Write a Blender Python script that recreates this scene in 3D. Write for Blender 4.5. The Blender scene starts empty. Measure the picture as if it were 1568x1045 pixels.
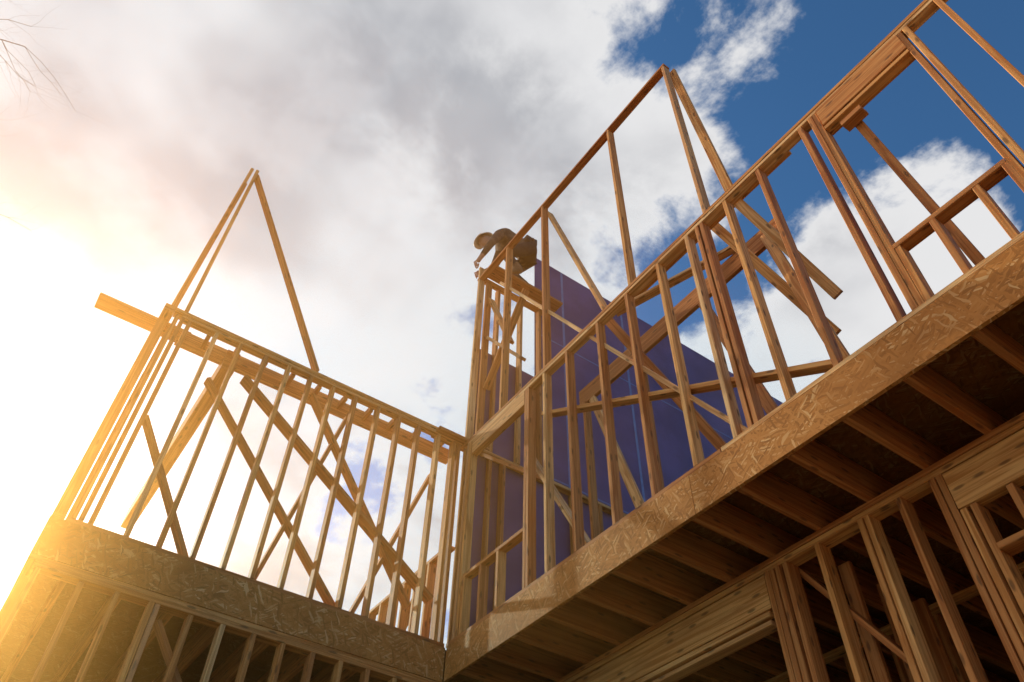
import bpy, bmesh, math, random
from mathutils import Vector, Matrix
random.seed(7)
GLARE_HAZE=True
OZ=1.5
sc=bpy.context.scene
R=Matrix(((0.5737,0.5945,0.5634),(0.8187,-0.4339,-0.3760),(0.02096,0.6768,-0.7359)))
C=Vector((5.9,-3.323,OZ))
SUN_AZ_VEC=Vector((-0.895,-0.15,0.425)).normalized()
# ------------------------------------------------------------------ node helpers
def newmat(name):
    m=bpy.data.materials.new(name); m.use_nodes=True
    nt=m.node_tree; return m,nt,nt.nodes['Principled BSDF']
class NB:
    def __init__(s,nt): s.nt=nt
    def n(s,t,**k):
        x=s.nt.nodes.new(t)
        for a,b in k.items(): setattr(x,a,b)
        return x
    def setin(s,sock,v):
        if isinstance(v,bpy.types.NodeSocket): s.nt.links.new(v,sock)
        else: sock.default_value=v
    def math(s,op,a,b=0.0,c=0.0,clamp=False):
        x=s.n('ShaderNodeMath',operation=op); x.use_clamp=clamp
        for i,v in enumerate((a,b,c)): s.setin(x.inputs[i],v)
        return x.outputs[0]
    def vmath(s,op,a,b=(0,0,0)):
        x=s.n('ShaderNodeVectorMath',operation=op)
        s.setin(x.inputs[0],a); s.setin(x.inputs[1],b)
        return x
    def noise(s,vec,scale,detail=4,rough=.5,dist=0,dims='3D'):
        x=s.n('ShaderNodeTexNoise',noise_dimensions=dims)
        s.setin(x.inputs['Vector'],vec); x.inputs['Scale'].default_value=scale
        x.inputs['Detail'].default_value=detail; x.inputs['Roughness'].default_value=rough
        x.inputs['Distortion'].default_value=dist
        return x.outputs['Fac']
    def ramp(s,fac,stops):
        x=s.n('ShaderNodeValToRGB'); e=x.color_ramp.elements
        while len(e)<len(stops): e.new(.5)
        for i,(p,c) in enumerate(stops): e[i].position=p; e[i].color=(*c,1)
        s.setin(x.inputs[0],fac); return x.outputs[0]
    def mix(s,fac,a,b,mode='MIX'):
        x=s.n('ShaderNodeMix',data_type='RGBA',blend_type=mode)
        s.setin(x.inputs[0],fac)
        for i,v in ((6,a),(7,b)):
            if isinstance(v,tuple) and len(v)==3: v=(*v,1)
            s.setin(x.inputs[i],v)
        return x.outputs[2]
    def sstep(s,v,a,b,lo=0,hi=1):
        x=s.n('ShaderNodeMapRange',interpolation_type='SMOOTHSTEP')
        s.setin(x.inputs[0],v); x.inputs[1].default_value=a; x.inputs[2].default_value=b
        x.inputs[3].default_value=lo; x.inputs[4].default_value=hi
        return x.outputs[0]
    def mapping(s,vec,scale=(1,1,1),rot=(0,0,0),loc=(0,0,0)):
        x=s.n('ShaderNodeMapping'); s.setin(x.inputs[0],vec)
        x.inputs['Scale'].default_value=scale; x.inputs['Rotation'].default_value=rot; x.inputs['Location'].default_value=loc
        return x.outputs[0]
# ------------------------------------------------------------------ materials
def wood_mat():
    m,nt,bs=newmat("framing_lumber"); b=NB(nt)
    uv=b.n('ShaderNodeUVMap').outputs[0]
    col=b.n('ShaderNodeVertexColor',layer_name="tint")
    sep=b.n('ShaderNodeSeparateColor'); nt.links.new(col.outputs[0],sep.inputs[0])
    grain=b.noise(b.mapping(uv,(1.2,38,1)),1.0,3,.6,.6,'2D')
    blot=b.noise(b.mapping(uv,(2.0,9,1)),1.0,2,.5,0,'2D')
    base=b.ramp(sep.outputs[0],[(0,(.56,.23,.07)),(.35,(.77,.37,.11)),(.75,(.85,.47,.17)),(1,(.86,.57,.28))])
    dark=b.mix(1.0,base,(.66,.50,.37),'MULTIPLY')
    c=b.mix(b.sstep(grain,.36,.64),dark,base)
    c=b.mix(b.math('MULTIPLY',b.sstep(blot,.48,.72),.4),c,(.46,.20,.065))
    vo=b.n('ShaderNodeTexVoronoi',voronoi_dimensions='2D'); nt.links.new(b.mapping(uv,(2.6,9,1)),vo.inputs['Vector']); vo.inputs['Scale'].default_value=1
    kn=b.sstep(vo.outputs['Distance'],.05,.13,1,0)
    c=b.mix(b.math('MULTIPLY',kn,.7),c,(.12,.05,.02))
    wea=b.sstep(sep.outputs[1],.90,.98)
    c=b.mix(b.math('MULTIPLY',wea,.25),c,(.50,.42,.32))
    nt.links.new(c,bs.inputs['Base Color']); bs.inputs['Roughness'].default_value=.68
    bs.inputs['Specular IOR Level'].default_value=.25
    return m
def osb_mat(name,k):
    m,nt,bs=newmat(name); b=NB(nt)
    uv=b.n('ShaderNodeUVMap').outputs[0]
    dv=b.n('ShaderNodeTexNoise',noise_dimensions='2D'); nt.links.new(uv,dv.inputs['Vector']); dv.inputs['Scale'].default_value=7; dv.inputs['Detail'].default_value=2
    sc1=b.vmath('SCALE',dv.outputs['Color']); sc1.inputs['Scale'].default_value=.05
    warp=b.vmath('ADD',uv,sc1.outputs[0]).outputs[0]
    cols=[]
    for i,(rot,sc_) in enumerate(((.3,(10,75,1)),(-.6,(12,85,1)),(1.2,(11,80,1)))):
        pre=b.n('ShaderNodeVectorRotate',rotation_type='Z_AXIS'); nt.links.new(warp,pre.inputs['Vector']); pre.inputs['Angle'].default_value=rot
        vo=b.n('ShaderNodeTexVoronoi',voronoi_dimensions='2D'); nt.links.new(b.mapping(pre.outputs[0],sc_,(0,0,0),(i*3.1,i*7.7,0)),vo.inputs['Vector']); vo.inputs['Scale'].default_value=1
        s=b.n('ShaderNodeSeparateColor'); nt.links.new(vo.outputs['Color'],s.inputs[0]); cols.append(s)
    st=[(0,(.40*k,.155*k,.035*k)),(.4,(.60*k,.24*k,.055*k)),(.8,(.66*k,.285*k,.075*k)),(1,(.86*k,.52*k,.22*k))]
    c0=b.ramp(cols[0].outputs[0],st); c1=b.ramp(cols[1].outputs[0],st); c2=b.ramp(cols[2].outputs[0],st)
    c=b.mix(b.sstep(cols[1].outputs[1],.5,.55),c0,c1)
    c=b.mix(b.sstep(cols[2].outputs[1],.74,.78),c,c2)
    blot=b.noise(uv,1.6,4,.6,0,'2D')
    c=b.mix(b.math('MULTIPLY',b.sstep(blot,.42,.72),.55),c,(.40*k,.155*k,.035*k))
    nt.links.new(c,bs.inputs['Base Color']); bs.inputs['Roughness'].default_value=.75; bs.inputs['Specular IOR Level'].default_value=.2
    return m
def simple_mat(name,c1,c2,scale=6,rough=.8,bump=.2,spec=.3,metal=0):
    m,nt,bs=newmat(name); b=NB(nt)
    tc=b.n('ShaderNodeTexCoord').outputs['Object']
    n=b.noise(tc,scale,4,.6)
    nt.links.new(b.mix(b.sstep(n,.35,.65),c1,c2),bs.inputs['Base Color'])
    bs.inputs['Roughness'].default_value=rough; bs.inputs['Specular IOR Level'].default_value=spec; bs.inputs['Metallic'].default_value=metal
    if bump>.1:
        bp=b.n('ShaderNodeBump'); bp.inputs['Strength'].default_value=bump; bp.inputs['Distance'].default_value=.01
        nt.links.new(n,bp.inputs['Height']); nt.links.new(bp.outputs[0],bs.inputs['Normal'])
    return m
WOOD=wood_mat(); OSB=osb_mat("osb_board",.88); OSBD=osb_mat("osb_shaded",.42)  # OSBD: same board, under-deck shade put into its colour
PURPLE=simple_mat("blue_sheathing",(.068,.052,.155),(.115,.085,.225),1.2,.45,.05)
TAPE=simple_mat("sheathing_tape",(.13,.20,.38),(.16,.25,.45),8,.5,.05)
CONC=simple_mat("concrete",(.28,.27,.25),(.36,.35,.33),5,.9,0)
DIRT=simple_mat("sandy_dirt",(.30,.20,.12),(.40,.29,.18),.8,.95,0)
BARK=simple_mat("bark",(.05,.035,.025),(.11,.08,.06),9,.9,0)
# ------------------------------------------------------------------ mesh builder
class MB:
    def __init__(s):
        s.bm=bmesh.new(); s.uv=s.bm.loops.layers.uv.new("UVMap"); s.col=s.bm.loops.layers.color.new("tint")
    def member(s,p0,p1,w,d,up=(0,0,1),cham=.003,jit=.003,tint=None):
        p0=Vector(p0);p1=Vector(p1)
        j=Vector([random.uniform(-jit,jit) for _ in range(3)]); p0=p0+j; p1=p1+j+Vector([random.uniform(-jit,jit) for _ in range(3)])
        a=(p1-p0); L=a.length; a.normalize(); up=Vector(up)
        side=a.cross(up).normalized(); u2=side.cross(a).normalized()
        hw,hd=w/2,d/2; c=min(cham,hw*.4,hd*.4)
        prof=[(-hw+c,-hd),(hw-c,-hd),(hw,-hd+c),(hw,hd-c),(hw-c,hd),(-hw+c,hd),(-hw,hd-c),(-hw,-hd+c)]
        A=[s.bm.verts.new(p0+side*x+u2*y) for x,y in prof]; B=[s.bm.verts.new(p1+side*x+u2*y) for x,y in prof]
        t=(random.random() if tint is None else tint, random.random(), random.random(),1)
        u0=random.uniform(0,50); v0=random.uniform(0,50); v=v0
        for i in range(8):
            k=(i+1)%8; dl=(Vector(prof[k])-Vector(prof[i])).length
            f=s.bm.faces.new((A[i],A[k],B[k],B[i]))
            for lp,uvv in zip(f.loops,((u0,v),(u0,v+dl),(u0+L,v+dl),(u0+L,v))):
                lp[s.uv].uv=uvv; lp[s.col]=t
            v+=dl
        for V,fl in ((A,True),(B,False)):
            vs=list(zip(V,prof)); 
            if fl: vs=vs[::-1]
            f=s.bm.faces.new([q[0] for q in vs])
            for lp,q in zip(f.loops,vs):
                lp[s.uv].uv=(u0+q[1][0],v0+q[1][1]); lp[s.col]=(t[0]*.6,t[1],t[2],1)
    def box(s,lo,hi,tint=None):
        lo=Vector(lo);hi=Vector(hi); t=(random.random() if tint is None else tint,random.random(),0,1)
        ox,oy=random.uniform(0,9),random.uniform(0,9)
        v=[s.bm.verts.new((x,y,z)) for x in(lo.x,hi.x) for y in(lo.y,hi.y) for z in(lo.z,hi.z)]
        for idx,ax in (((0,1,3,2),0),((4,6,7,5),0),((0,4,5,1),1),((2,3,7,6),1),((0,2,6,4),2),((1,5,7,3),2)):
            f=s.bm.faces.new([v[i] for i in idx])
            for lp in f.loops:
                p=lp.vert.co
                uvv={0:(p.y,p.z),1:(p.x,p.z),2:(p.x,p.y)}[ax]
                lp[s.uv].uv=(uvv[0]+ox,uvv[1]+oy); lp[s.col]=t
    def done(s,name,mat,parent=None):
        bmesh.ops.recalc_face_normals(s.bm,faces=s.bm.faces)
        me=bpy.data.meshes.new(name); s.bm.to_mesh(me); s.bm.free()
        o=bpy.data.objects.new(name,me); sc.collection.objects.link(o); me.materials.append(mat)
        if parent: o.parent=parent
        return o
house=bpy.data.objects.new("timber_frame_house",None); sc.collection.objects.link(house); house.location=(0,0,OZ)
T=.038
Y=(0,1,0);X=(1,0,0);Z=(0,0,1)
def studX(m,x,y,z0,z1,dep=.09,w=T,tint=None): m.member((x,y,z0),(x,y,z1),w,dep,Y,tint=tint)
def studY(m,x,y,z0,z1,dep=.09,w=T,tint=None): m.member((x,y,z0),(x,y,z1),w,dep,X,tint=tint)
def plX(m,x0,x1,y,z,dep=.09,h=T): m.member((x0,y,z),(x1,y,z),dep,h,Z)
def plY(m,y0,y1,x,z,dep=.09,h=T): m.member((x,y0,z),(x,y1,z),dep,h,Z)
DK=3.26; RB=2.95; TR=5.61; TL=5.69; T2=8.59
YC=.05
m=MB()
plX(m,0.0,3.4,YC,DK+.02); plX(m,3.405,6.6,YC,DK+.021)
plX(m,0.0,3.72,YC,TR-.02);plX(m,3.725,6.6,YC,TR-.019); plX(m,.1,6.4,YC,TR-.06)
top=TR-.08; bot=DK+.04
for x in (.03,.10,.165,1.19,1.235,1.49,1.87,2.33,2.75,3.17,3.53,3.66,3.705,3.97,4.33,4.77,4.865,4.91,5.66,5.705,5.95,6.3):
    studX(m,x,YC,bot,top)
m.member((.2,YC-.01,5.44),(1.17,YC-.01,5.44),.075,.19,Z,tint=.9); plX(m,.2,1.17,YC,3.88)
for x in (.22,.5,.78): studX(m,x,YC,bot,3.86)
m.member((4.93,YC-.008,5.42),(5.64,YC-.008,5.42),.085,.22,Z,tint=.45); plX(m,4.93,5.64,YC,3.81); plX(m,4.93,5.64,YC,5.28)
for x in (4.95,5.18,5.45,5.62): studX(m,x,YC,bot,3.79)
m.done("upper_right_wall",WOOD,house)
m=MB()
plX(m,0.0,3.80,YC,T2-.02)
for x in (.03,.71,1.50,2.81,3.77): studX(m,x,YC,TR,T2-.04)
studX(m,.06,.16,TR,T2-.04); studY(m,.02,.34,DK,T2-.04); studX(m,.03,.05,T2,T2+.24)
plY(m,.1,1.1,.05,T2-.02); studY(m,.05,1.02,TR,T2-.04); studY(m,.05,.7,TR,T2-.04)
m.member((1.50,.13,8.5),(2.36,.13,5.75),T,.09,(0,1,0),tint=.9)
m.member((3.8,.12,8.5),(3.84,.42,6.15),.09,T,(0,1,0))
m.member((.5,.125,8.05),(3.6,.125,3.32),T,.12,(0,1,0),tint=.98)
m.member((1.35,.13,5.14),(4.45,.13,3.33),T,.09,(0,1,0),tint=.8)
m.member((.1,.2,7.4),(.85,.2,6.4),T,.09,Y); m.member((.08,.2,8.2),(.6,.2,6.9),T,.09,Y)
m.member((.1,.2,6.5),(.9,.2,7.6),T,.09,Y)
m.member((.1,.2,5.5),(1.3,.2,4.4),T,.09,Y); m.member((1.9,.2,3.3),(1.0,.2,4.9),T,.09,Y)
m.member((1.0,.9,6.02),(3.95,.9,6.02),.045,.24,Z,tint=.1)
plX(m,2.4,4.47,.4,6.05,.09); m.member((3.85,.42,6.08),(4.14,.92,4.8),.09,T,Y)
m.member((3.77,.86,6.0),(4.35,.12,3.32),.09,T,Y); m.member((3.5,.5,6.2),(3.99,.95,4.5),.09,T,Y)
m.member((2.3,.3,5.9),(3.5,.9,6.2),.09,T,Z); m.member((2.2,.25,5.9),(3.1,1.0,3.3),.09,T,Y)
m.member((1.2,.9,5.9),(2.2,.6,3.3),.09,T,Y); m.member((2.9,.9,5.9),(3.7,.4,3.3),.09,T,Y,tint=.2)
for x in (1.1,2.0): studX(m,x,.9,DK,5.9)
m.member((5.1,.12,5.33),(5.22,.34,3.3),.06,T,Y,tint=.0); m.member((5.03,.06,5.19),(5.2,.06,5.19),.09,.05,Z,tint=.1)
m.member((-.02,-.35,TR+.02),(-.02,.3,TR+.02),.2,T,Z,tint=.2)
m.member((.22,.05,T2+.022),(.22,1.25,T2+.022),.24,T,Z,tint=.3)
m.done("upper_tier_and_braces",WOOD,house)
m=MB()
m.box((-.02,1.0,DK),(-.004,8,9.9)); m.box((-.02,.12,DK),(-.004,.998,7.25))
m.done("blue_sheathing_wall",PURPLE,house)
m=MB()
for y in (1.5,2.72,3.94,5.16,6.38): m.box((-.004,y,DK),(-.001,y+.04,9.88))
for z in (5.7,8.14): m.box((-.004,1.02,z),(.0,8,z+.02))
m.done("sheathing_seam_tape",TAPE,house)
m=MB()
for y in (.5,.9,1.5,1.9,2.7,3.5,4.3,5.1): studY(m,.05,y,DK+.04,5.55)
plY(m,.1,8,.05,5.57); plY(m,.1,8,.05,DK+.02)
plX(m,.1,3.2,2.6,5.2); 
for x in (.6,1.0,1.4,2.3): studX(m,x,2.6,DK,5.18)
m.done("inner_wall_framing",WOOD,house)
m=MB()
XC=-.05; YE=-3.34
plY(m,-3.28,-.01,XC,DK+.02); plY(m,-3.28,-.01,XC,TL-.02,.11); plY(m,-3.2,-.01,XC,TL-.06)
for y in (-3.24,-3.19,-3.12,-2.85,-2.6,-2.33,-2.08,-1.84,-1.58,-1.32,-1.05,-.8,-.55,-.3,-.1,-.04): studY(m,XC,y,bot,TL-.08)
m.member((-.30,-3.15,TL-.08),(-.30,-.02,TL-.08),T,.2,Z,tint=.6)
for y in (-2.9,-2.6,-2.3,-2.0,-1.7,-1.4,-1.1,-.8,-.5,-.2): m.member((-.1,y,TL-.06),(-.28,y,TL-.06),T,.09,Z)
xb=-.12
def br(y0,z0,y1,z1,x=xb,w=.1,t=None): m.member((x,y0,z0),(x,y1,z1),T,w,X,tint=t)
br(-2.45,5.3,-.15,3.72,w=.13); br(-2.75,5.14,-1.0,3.3,xb-.04); br(-1.3,5.5,-1.8,3.3,xb-.08); br(-1.75,5.5,-.35,3.6,xb-.04); br(-3.1,4.45,-2.35,3.3)
br(-.25,5.2,-.9,3.3,xb-.08,.09)
m.member((-.2,-2.61,5.52),(-3.6,-2.61,5.52),.13,.26,Z,tint=.2)
studY(m,-.03,-3.19,TL,8.33,.09); m.member((-.03,-3.17,8.25),(-.03,-1.80,TL+.02),T,.09,X); m.member((-.04,-3.25,8.33),(-.55,-3.33,5.7),.09,T,Y)
m.member((-.04,-3.24,8.0),(-.3,-3.3,5.7),T,.09,X)
m.member((-.45,-3.95,TL+.08),(-.45,-3.05,TL+.08),.2,T,Z,tint=.4)
m.done("upper_left_wall",WOOD,house)
m=MB()
plX(m,0,-5,YE,TL-.02);plX(m,0,-5,YE,TL-.06);plX(m,0,-5,YE,DK+.02)
x=-.15
while x>-5: studX(m,x,YE,bot,TL-.08); x-=.4
for x in (-.19,-.35,-.6): studX(m,x,YE,bot,TL-.08)
m.member((-.1,-3.27,5.5),(-2.0,-3.27,3.4),.02,.12,Z); m.member((-.12,-3.26,4.9),(-1.2,-3.26,3.3),.04,.09,Z)
plX(m,-.1,-3,.02,4.35);plX(m,-.1,-3,.02,DK+.02)
x=-.2
while x>-3: studX(m,x,.02,bot,4.33); x-=.26
m.member((-.6,.1,4.4),(-1.9,.1,3.3),T,.09,Y)
m.done("side_wall_framing",WOOD,house)
m=MB()
m.box((.02,0,RB),(3.1,.028,DK)); m.box((3.104,0,RB),(8,.028,DK-.002))
m.box((-.028,YE-.05,RB),(0,.0,DK)); m.box((-5,YE-.05,RB),(-.03,YE-.022,DK))
m.done("rim_board",OSB,house)
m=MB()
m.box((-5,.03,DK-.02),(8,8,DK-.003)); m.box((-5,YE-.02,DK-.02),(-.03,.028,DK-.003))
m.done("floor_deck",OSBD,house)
m=MB()
x=.25
while x<8: m.member((x,.032,RB+.135),(x,8,RB+.135),.045,.27,Z,tint=random.uniform(0,.15)); x+=.4  # low tint puts under-deck shade into the joist colour
y=-3.1
while y<-.1: m.member((-.032,y,RB+.135),(-5,y,RB+.135),.045,.27,Z,tint=random.uniform(0,.5)); y+=.4
m.done("floor_joists",WOOD,house)
m=MB(); yl=.82; FB=.3
plX(m,0,8,yl,RB-.02,.12);plX(m,0,8,yl,RB-.06,.12);plX(m,0,8,yl,FB+.02,.12)
lt=RB-.08
m.member((.3,yl-.02,2.74),(2.95,yl-.02,2.74),.08,.24,Z,tint=.85); m.member((.3,yl-.05,2.585),(2.93,yl-.05,2.585),.05,.035,Z,tint=.9)
m.member((.3,yl-.02,2.53),(2.93,yl-.02,2.53),.1,.03,Z,tint=.8)
for x in (2.975,3.02,3.065,3.13): studX(m,x,yl,FB,lt,.12)
for x in (3.40,3.74,3.79,4.02,4.25,4.295): studX(m,x,yl,FB,lt,.12)
m.member((4.32,yl-.02,2.74),(6.3,yl-.02,2.74),.09,.24,Z,tint=.85)
for x in (4.345,4.40): studX(m,x,yl,FB,2.61,.12)
plX(m,4.42,6.3,yl,2.33,.12); 
for x in (4.62,5.0): studX(m,x,yl,2.35,2.61,.12)
for x in (4.7,5.1,5.5): studX(m,x,yl,FB,2.31,.12)
m.member((3.1,yl+.12,2.9),(4.2,yl+.12,1.2),T,.09,Y,tint=.1)
for yy,xs in ((2.2,(.5,.9,1.3,1.7,2.1,2.5,2.9,3.3,3.7,4.1,4.5,4.9)),):
    plX(m,0,6,yy,RB-.02,.09)
    for x in xs: studX(m,x,yy,FB,lt,.09,tint=random.uniform(0,.3))
for y in (1.1,1.5,1.9): studY(m,3.35,y,FB,lt,tint=.1)
m.done("lower_right_wall",WOOD,house)
m=MB()
plY(m,YE,0,-.06,RB-.02,.11);plY(m,YE,0,-.06,RB-.06,.11);plY(m,YE,0,-.06,FB+.02,.11)
for y in (-3.3,-3.0,-2.75,-2.5,-2.45,-2.2,-1.95,-1.7,-1.45,-1.2,-.95,-.7,-.45,-.2,-.05): studY(m,-.06,y,FB,lt,.11)
m.member((-.13,-2.4,2.8),(-.13,-1.2,1.2),T,.09,X)
x=-.2
while x>-5: studX(m,x,YE,FB,lt); x-=.4
plX(m,0,-5,YE,RB-.02)
m.done("lower_left_wall",WOOD,house)
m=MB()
m.box((-5,8,FB),(8,8.02,RB)); m.box((8,.8,FB),(8.02,8,RB)); m.box((-5,-3.2,FB-.03),(-.01,8,FB)); m.box((-.008,.8,FB-.03),(8,8,FB-.002))  # back and end walls added so the lower storey stays dark
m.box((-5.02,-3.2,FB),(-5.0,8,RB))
m.done("lower_shade_walls_and_floor",OSBD,house)
m=MB()
m.box((-5,-3.2,-OZ-.3),(-.02,8,FB-.04)); m.box((-.015,.75,-OZ-.3),(8,8,FB-.04))
m.done("concrete_foundation",CONC,house)
m=MB(); m.box((-600,-600,-.2),(600,600,0)); m.done("ground",DIRT)
def tree(name,base,h,seed):
    rnd=random.Random(seed); bm=bmesh.new()
    def tube(p0,p1,r0,r1,n):
        a=(p1-p0).normalized(); s=a.orthogonal().normalized(); t=a.cross(s)
        A=[bm.verts.new(p0+(s*math.cos(k*2*math.pi/n)+t*math.sin(k*2*math.pi/n))*r0) for k in range(n)]
        B=[bm.verts.new(p1+(s*math.cos(k*2*math.pi/n)+t*math.sin(k*2*math.pi/n))*r1) for k in range(n)]
        for k in range(n): bm.faces.new((A[k],A[(k+1)%n],B[(k+1)%n],B[k]))
    def grow(p,d,L,r,lev):
        seg=5 if lev<3 else 4
        for i in range(seg):
            d=(d+Vector([rnd.uniform(-1,1) for _ in range(3)])*(.10+.05*lev)+Vector((0,0,.06))).normalized()
            q=p+d*L/seg; r1=r*(.86 if lev<4 else .75)
            tube(p,q,r,r1,7-lev if lev<4 else 3)
            p=q; r=r1
            if lev<5 and i>=1:
                for _ in range(2 if lev in(1,2,3) else 1+(lev==0)):
                    ax=d.orthogonal().normalized(); ax=Matrix.Rotation(rnd.uniform(0,6.28),3,d)@ax
                    nd=(d*math.cos(.75)+ax*math.sin(.75)).normalized()
                    if rnd.random()<.85 or lev<2: grow(p,nd,L*rnd.uniform(.42,.62),r*.55,lev+1)
    grow(Vector(base),Vector((.03,.02,1)),h,.26,0)
    me=bpy.data.meshes.new(name); bm.to_mesh(me); bm.free(); me.materials.append(BARK)
    o=bpy.data.objects.new(name,me); sc.collection.objects.link(o); return o
tree("bare_tree",(-7.95,-14.7,-.1),13.5,3)
def worker():
    root=bpy.data.objects.new("construction_worker",None); sc.collection.objects.link(root)
    O=Vector((.29,.56,OZ+T2+.042)); F=Vector((-.5737,-.8187,0)).normalized(); Lt=Vector((.8187,-.5737,0)).normalized()
    root.location=O; S=1.06; root.scale=(S,S,S)
    def P(s,l,z): return F*s+Lt*l+Vector((0,0,z))
    V=[];E=[];Rr=[];reg=[];roots=[]
    def v(p,r,k):
        V.append(P(*p)); Rr.append(r if isinstance(r,tuple) else (r,r)); reg.append(k); return len(V)-1
    pel=v((-.1,0,.68),(.16,.13),'pants'); roots.append(pel)
    ab=v((.03,0,.78),(.15,.13),'jacket'); ch=v((.18,0,.88),(.19,.15),'jacket'); sh=v((.32,0,.94),(.17,.12),'jacket'); nk=v((.40,0,.95),.065,'skin'); E+= [(pel,ab),(ab,ch),(ch,sh),(sh,nk)]
    for sg in (1,-1):
        hp=v((-.1,.10*sg,.64),.12,'pants'); kn=v((.2+.04*sg,.17*sg,.42),.085,'pants'); cf=v((.10+.04*sg,.15*sg,.25),.07,'pants'); an=v((-.02+.04*sg,.13*sg,.10),.05,'boot'); he=v((-.04+.04*sg,.13*sg,.05),.045,'boot'); to=v((.13+.04*sg,.14*sg,.04),.04,'boot')
        E+= [(pel,hp),(hp,kn),(kn,cf),(cf,an),(an,he),(an,to)]
        s1=v((.31,.17*sg,.88),.085,'jacket'); el=v((.42,.23*sg,.58),.055,'jacket'); fo=v((.50,.18*sg,.46),.047,'jacket'); wr=v((.57,.13*sg,.36),.032,'skin'); pm=v((.61,.10*sg,.30),(.042,.022),'skin')
        E+= [(sh,s1),(s1,el),(el,fo),(fo,wr),(wr,pm)]
        for k in range(4):
            o=-.033+.022*k; L=(.07,.085,.08,.06)[k]
            a=v((.61+o*.3,(.10)*sg+o,.295),.010,'skin'); b_=v((.64+o*.3,.09*sg+o,.30-L*.55),.009,'skin'); c_=v((.625+o*.3,.085*sg+o,.295-L),.008,'skin')
            E.append((a,b_)); E.append((b_,c_)); roots.append(a)
        a=v((.59,.10*sg-.03*sg,.32),.012,'skin'); b_=v((.60,.10*sg-.065*sg,.285),.010,'skin'); c_=v((.62,.10*sg-.07*sg,.255),.009,'skin'); E+=[(a,b_),(b_,c_)]; roots.append(a)
    me=bpy.data.meshes.new("b"); me.from_pydata(V,E,[]); tmp=bpy.data.objects.new("b",me); sc.collection.objects.link(tmp)
    sk=tmp.modifiers.new("s",'SKIN'); sk.use_smooth_shade=True; ss=tmp.modifiers.new("u",'SUBSURF'); ss.levels=2; ss.render_levels=2
    for i,d in enumerate(me.skin_vertices[0].data): d.radius=Rr[i]; d.use_root=(i in roots)
    dg=bpy.context.evaluated_depsgraph_get(); ev=tmp.evaluated_get(dg); nm=bpy.data.meshes.new_from_object(ev); bpy.data.objects.remove(tmp)
    mats={'jacket':simple_mat("jacket_cloth",(.085,.058,.042),(.16,.115,.08),14,.9,.5),'pants':simple_mat("trouser_cloth",(.02,.02,.024),(.04,.036,.036),14,.9,.5),
          'boot':simple_mat("boot_leather",(.12,.07,.03),(.2,.12,.06),14,.7,.3),'skin':simple_mat("skin",(.45,.25,.17),(.5,.29,.2),20,.5,.1)}
    keys=list(mats); nm.materials.clear()
    for k in keys: nm.materials.append(mats[k])
    for p in nm.polygons:
        c=p.center; best=1e9;bk='jacket'
        for a,b_ in E:
            ab_=V[b_]-V[a]; t=max(0,min(1,(c-V[a]).dot(ab_)/max(ab_.length_squared,1e-9))); d=(c-(V[a]+ab_*t)).length-(Rr[a][0]*(1-t)+Rr[b_][0]*t)
            if d<best: best=d; bk=reg[b_] if t>.5 else reg[a]
        p.material_index=keys.index(bk); p.use_smooth=True
    nm.name="body"; o=bpy.data.objects.new("body",nm); sc.collection.objects.link(o); o.parent=root
    def part(name,mat,fn):
        bm=bmesh.new(); fn(bm); me=bpy.data.meshes.new(name); bm.to_mesh(me); bm.free(); me.materials.append(mat)
        for p in me.polygons: p.use_smooth=True
        o=bpy.data.objects.new(name,me); sc.collection.objects.link(o); o.parent=root; return o
    hc=P(.53,0,.93); up=(F*.55+Vector((0,0,.83))).normalized(); fw=(F*.83-Vector((0,0,.55))).normalized(); lf=Lt
    B=Matrix((fw,lf,up)).transposed()
    def head(bm):
        bmesh.ops.create_uvsphere(bm,u_segments=28,v_segments=20,radius=1)
        for q in bm.verts:
            x,y,z=q.co; 
            r=Vector((x*.095,y*.075,z*.118))
            if z<0: r.x=r.x*(1-.12*z*z)+.01*(-z); r.y*=1-.25*z*z
            n=math.exp(-((y/.18)**2+((z+.12)/.22)**2)); 
            if x>0: r.x+=.024*n; r.x-=.010*math.exp(-(((abs(y)-.36)/.16)**2+((z-.08)/.12)**2)); r.x+=.006*math.exp(-((y/.3)**2+((z+.5)/.09)**2))
            r.y+=(.014 if y>0 else -.014)*math.exp(-(((x+.05)/.16)**2+((z+.05)/.25)**2))
            q.co=hc+B@r
    part("head",mats['skin'],head)
    def hat(bm):
        bmesh.ops.create_uvsphere(bm,u_segments=32,v_segments=16,radius=1)
        bmesh.ops.delete(bm,geom=[q for q in bm.verts if q.co.z<-.01],context='VERTS')
        for q in bm.verts:
            x,y,z=q.co
            k=1.0+(.22 if z<.08 else 0)+( .18 if (z<.08 and x>.2) else 0)
            ridge=.008*math.exp(-(y/.15)**2) if z>.3 else 0
            q.co=hc+B@Vector((x*.125*k,y*.105*k,.03+z*.12+ridge))
    h=part("hard_hat",simple_mat("hat_plastic",(.76,.70,.56),(.80,.75,.62),8,.4,.02,.5),hat)
    h.modifiers.new("s",'SOLIDIFY').thickness=.005
    def belt(bm):
        for k in range(14):
            a=k/14*2*math.pi; c=P(-.06,0,.72)+Lt*(.175*math.cos(a))+(F*-.6+Vector((0,0,.8))).normalized()*(.155*math.sin(a))
            s=(.05,.05,.06) if k%3 else (.09,.07,.13)
            mt=Matrix.Translation(c)@Matrix.Rotation(a,4,'Z')@Matrix.Diagonal((*s,1))
            bmesh.ops.create_cube(bm,size=1,matrix=mt)
        bmesh.ops.bevel(bm,geom=bm.edges[:],offset=.008,segments=2,affect='EDGES')
    part("tool_belt",simple_mat("belt_leather",(.05,.03,.02),(.10,.06,.035),12,.7,.3),belt)
worker()
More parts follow.
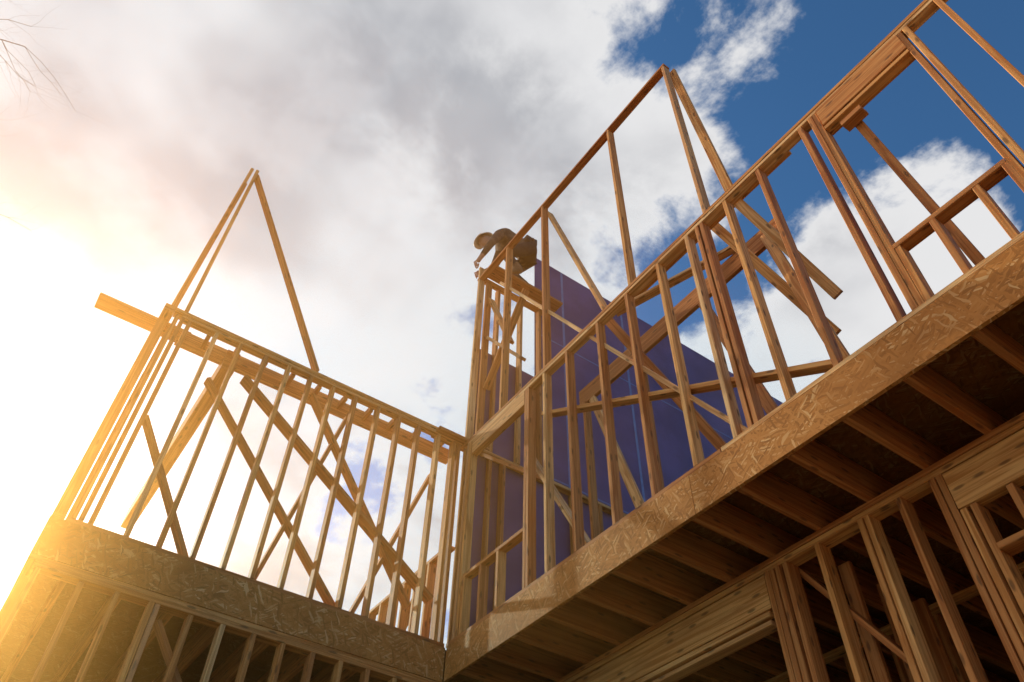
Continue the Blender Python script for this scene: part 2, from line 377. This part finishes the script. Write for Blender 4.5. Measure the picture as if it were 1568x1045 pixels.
if GLARE_HAZE:
    m=MB(); m.box((-16,-12,-.1),(3.4,7,7.6))  # added scatter box, stands in for the orange lens glare on the left
    mt=bpy.data.materials.new("glare_haze"); mt.use_nodes=True; nt=mt.node_tree; nt.nodes.clear()
    out=nt.nodes.new('ShaderNodeOutputMaterial'); vs=nt.nodes.new('ShaderNodeVolumeScatter')
    vs.inputs['Color'].default_value=(1,.42,.10,1); vs.inputs['Density'].default_value=.062; vs.inputs['Anisotropy'].default_value=.81
    nt.links.new(vs.outputs[0],out.inputs['Volume'])
    m.done("added_glare_haze",mt)
# ---------------- world
w=bpy.data.worlds.new("World"); sc.world=w; w.use_nodes=True
nt=w.node_tree; b=NB(nt); bg=nt.nodes['Background']; bg.inputs[1].default_value=.11
elev=math.asin(SUN_AZ_VEC.z); az=math.atan2(SUN_AZ_VEC.x,SUN_AZ_VEC.y)
sky=b.n('ShaderNodeTexSky'); sky.sky_type='NISHITA'; sky.sun_disc=False; sky.sun_elevation=elev; sky.sun_rotation=az
dirn=b.n('ShaderNodeTexCoord').outputs['Generated']
sx=b.n('ShaderNodeSeparateXYZ'); nt.links.new(dirn,sx.inputs[0])
zz=b.math('ADD',b.math('MAXIMUM',sx.outputs[2],0.0),.12)
cx=b.n('ShaderNodeCombineXYZ'); nt.links.new(b.math('DIVIDE',sx.outputs[0],zz),cx.inputs[0]); nt.links.new(b.math('DIVIDE',sx.outputs[1],zz),cx.inputs[1])
cl=cx.outputs[0]
n1=b.noise(cl,4.2,7,.60,.12,'2D')
n2=b.noise(b.mapping(cl,(1,1,1),(0,0,0),(5.2,1.3,0)),2.6,3,.5,.1,'2D')
n3=b.noise(b.mapping(cl,(1,1,1),(0,0,0),(1.2,8.3,0)),7,4,.55,.1,'2D')
D=b.math('ADD',b.math('MULTIPLY',b.math('ADD',sx.outputs[0],sx.outputs[1]),-1.2),.16)
D=b.math('ADD',D,b.math('MULTIPLY',b.math('SUBTRACT',n1,.5),2.3))
def blob(d,sig,amp):
    global D
    dt=b.vmath('DOT_PRODUCT',dirn,d).outputs['Value']
    g=b.math('EXPONENT',b.math('MULTIPLY',b.math('SUBTRACT',dt,1.0),1/(sig*sig)))
    D=b.math('ADD',D,b.math('MULTIPLY',g,amp))
blob((-.151,.42,.895),.10,.4); blob((-.242,.634,.735),.10,.7); blob((-.123,.678,.725),.09,.7); blob((-.333,.617,.714),.07,.35)
blob((-.342,.382,.859),.08,.3); blob((-.666,.344,.662),.05,-.5); blob((-.115,.525,.844),.12,-.3); blob((-.38,.50,.78),.08,-.2); blob((.013,.565,.825),.12,-.35)
blob((-.541,-.004,.841),.3,.4); blob((-.775,.31,.551),.08,-.5)
mask=b.sstep(D,0.0,.34)
thick=b.sstep(D,.2,.9)
sh=b.math('MULTIPLY',thick,b.sstep(n2,.36,.70))
ccol=b.mix(sh,(.93,.93,.94),(.50,.51,.55))
ccol=b.mix(b.math('MULTIPLY',b.sstep(n3,.40,.68),.35),ccol,(.95,.95,.97))
sd=b.math('MAXIMUM',b.vmath('DOT_PRODUCT',dirn,tuple(SUN_AZ_VEC)).outputs['Value'],0.0)
gl=b.math('ADD',b.math('MULTIPLY',b.math('POWER',sd,9.0),.46),b.math('MULTIPLY',b.math('POWER',sd,50.0),3.2))
glow=b.mix(1.0,(1,.90,.84),gl,'MULTIPLY')
skyc=b.mix(1.0,sky.outputs[0],(.50,.94,1.28),'MULTIPLY')
cl10=b.mix(1.0,ccol,(7.8,7.8,7.8),'MULTIPLY')
tot=b.mix(mask,skyc,cl10)
g10=b.mix(1.0,glow,(8,8,8),'MULTIPLY')
x=b.n('ShaderNodeMix',data_type='RGBA',blend_type='ADD'); x.inputs[0].default_value=1; nt.links.new(tot,x.inputs[6]); nt.links.new(g10,x.inputs[7])
nt.links.new(x.outputs[2],bg.inputs[0])
# ---------------- sun
L=bpy.data.lights.new("sun",'SUN'); L.energy=5; L.angle=math.radians(.6); L.color=(1,.78,.52)
so=bpy.data.objects.new("sun",L); sc.collection.objects.link(so); so.rotation_euler=SUN_AZ_VEC.to_track_quat('Z','Y').to_euler(); so.location=(-20,-5,20)
# ---------------- camera
cam=bpy.data.cameras.new("camera"); o=bpy.data.objects.new("camera",cam); sc.collection.objects.link(o); sc.camera=o
M=R.to_4x4(); M.translation=C; o.matrix_world=M; cam.lens=27.41; cam.clip_end=3000; cam.clip_start=.05
sc.view_settings.view_transform='Standard'; sc.view_settings.look='None'
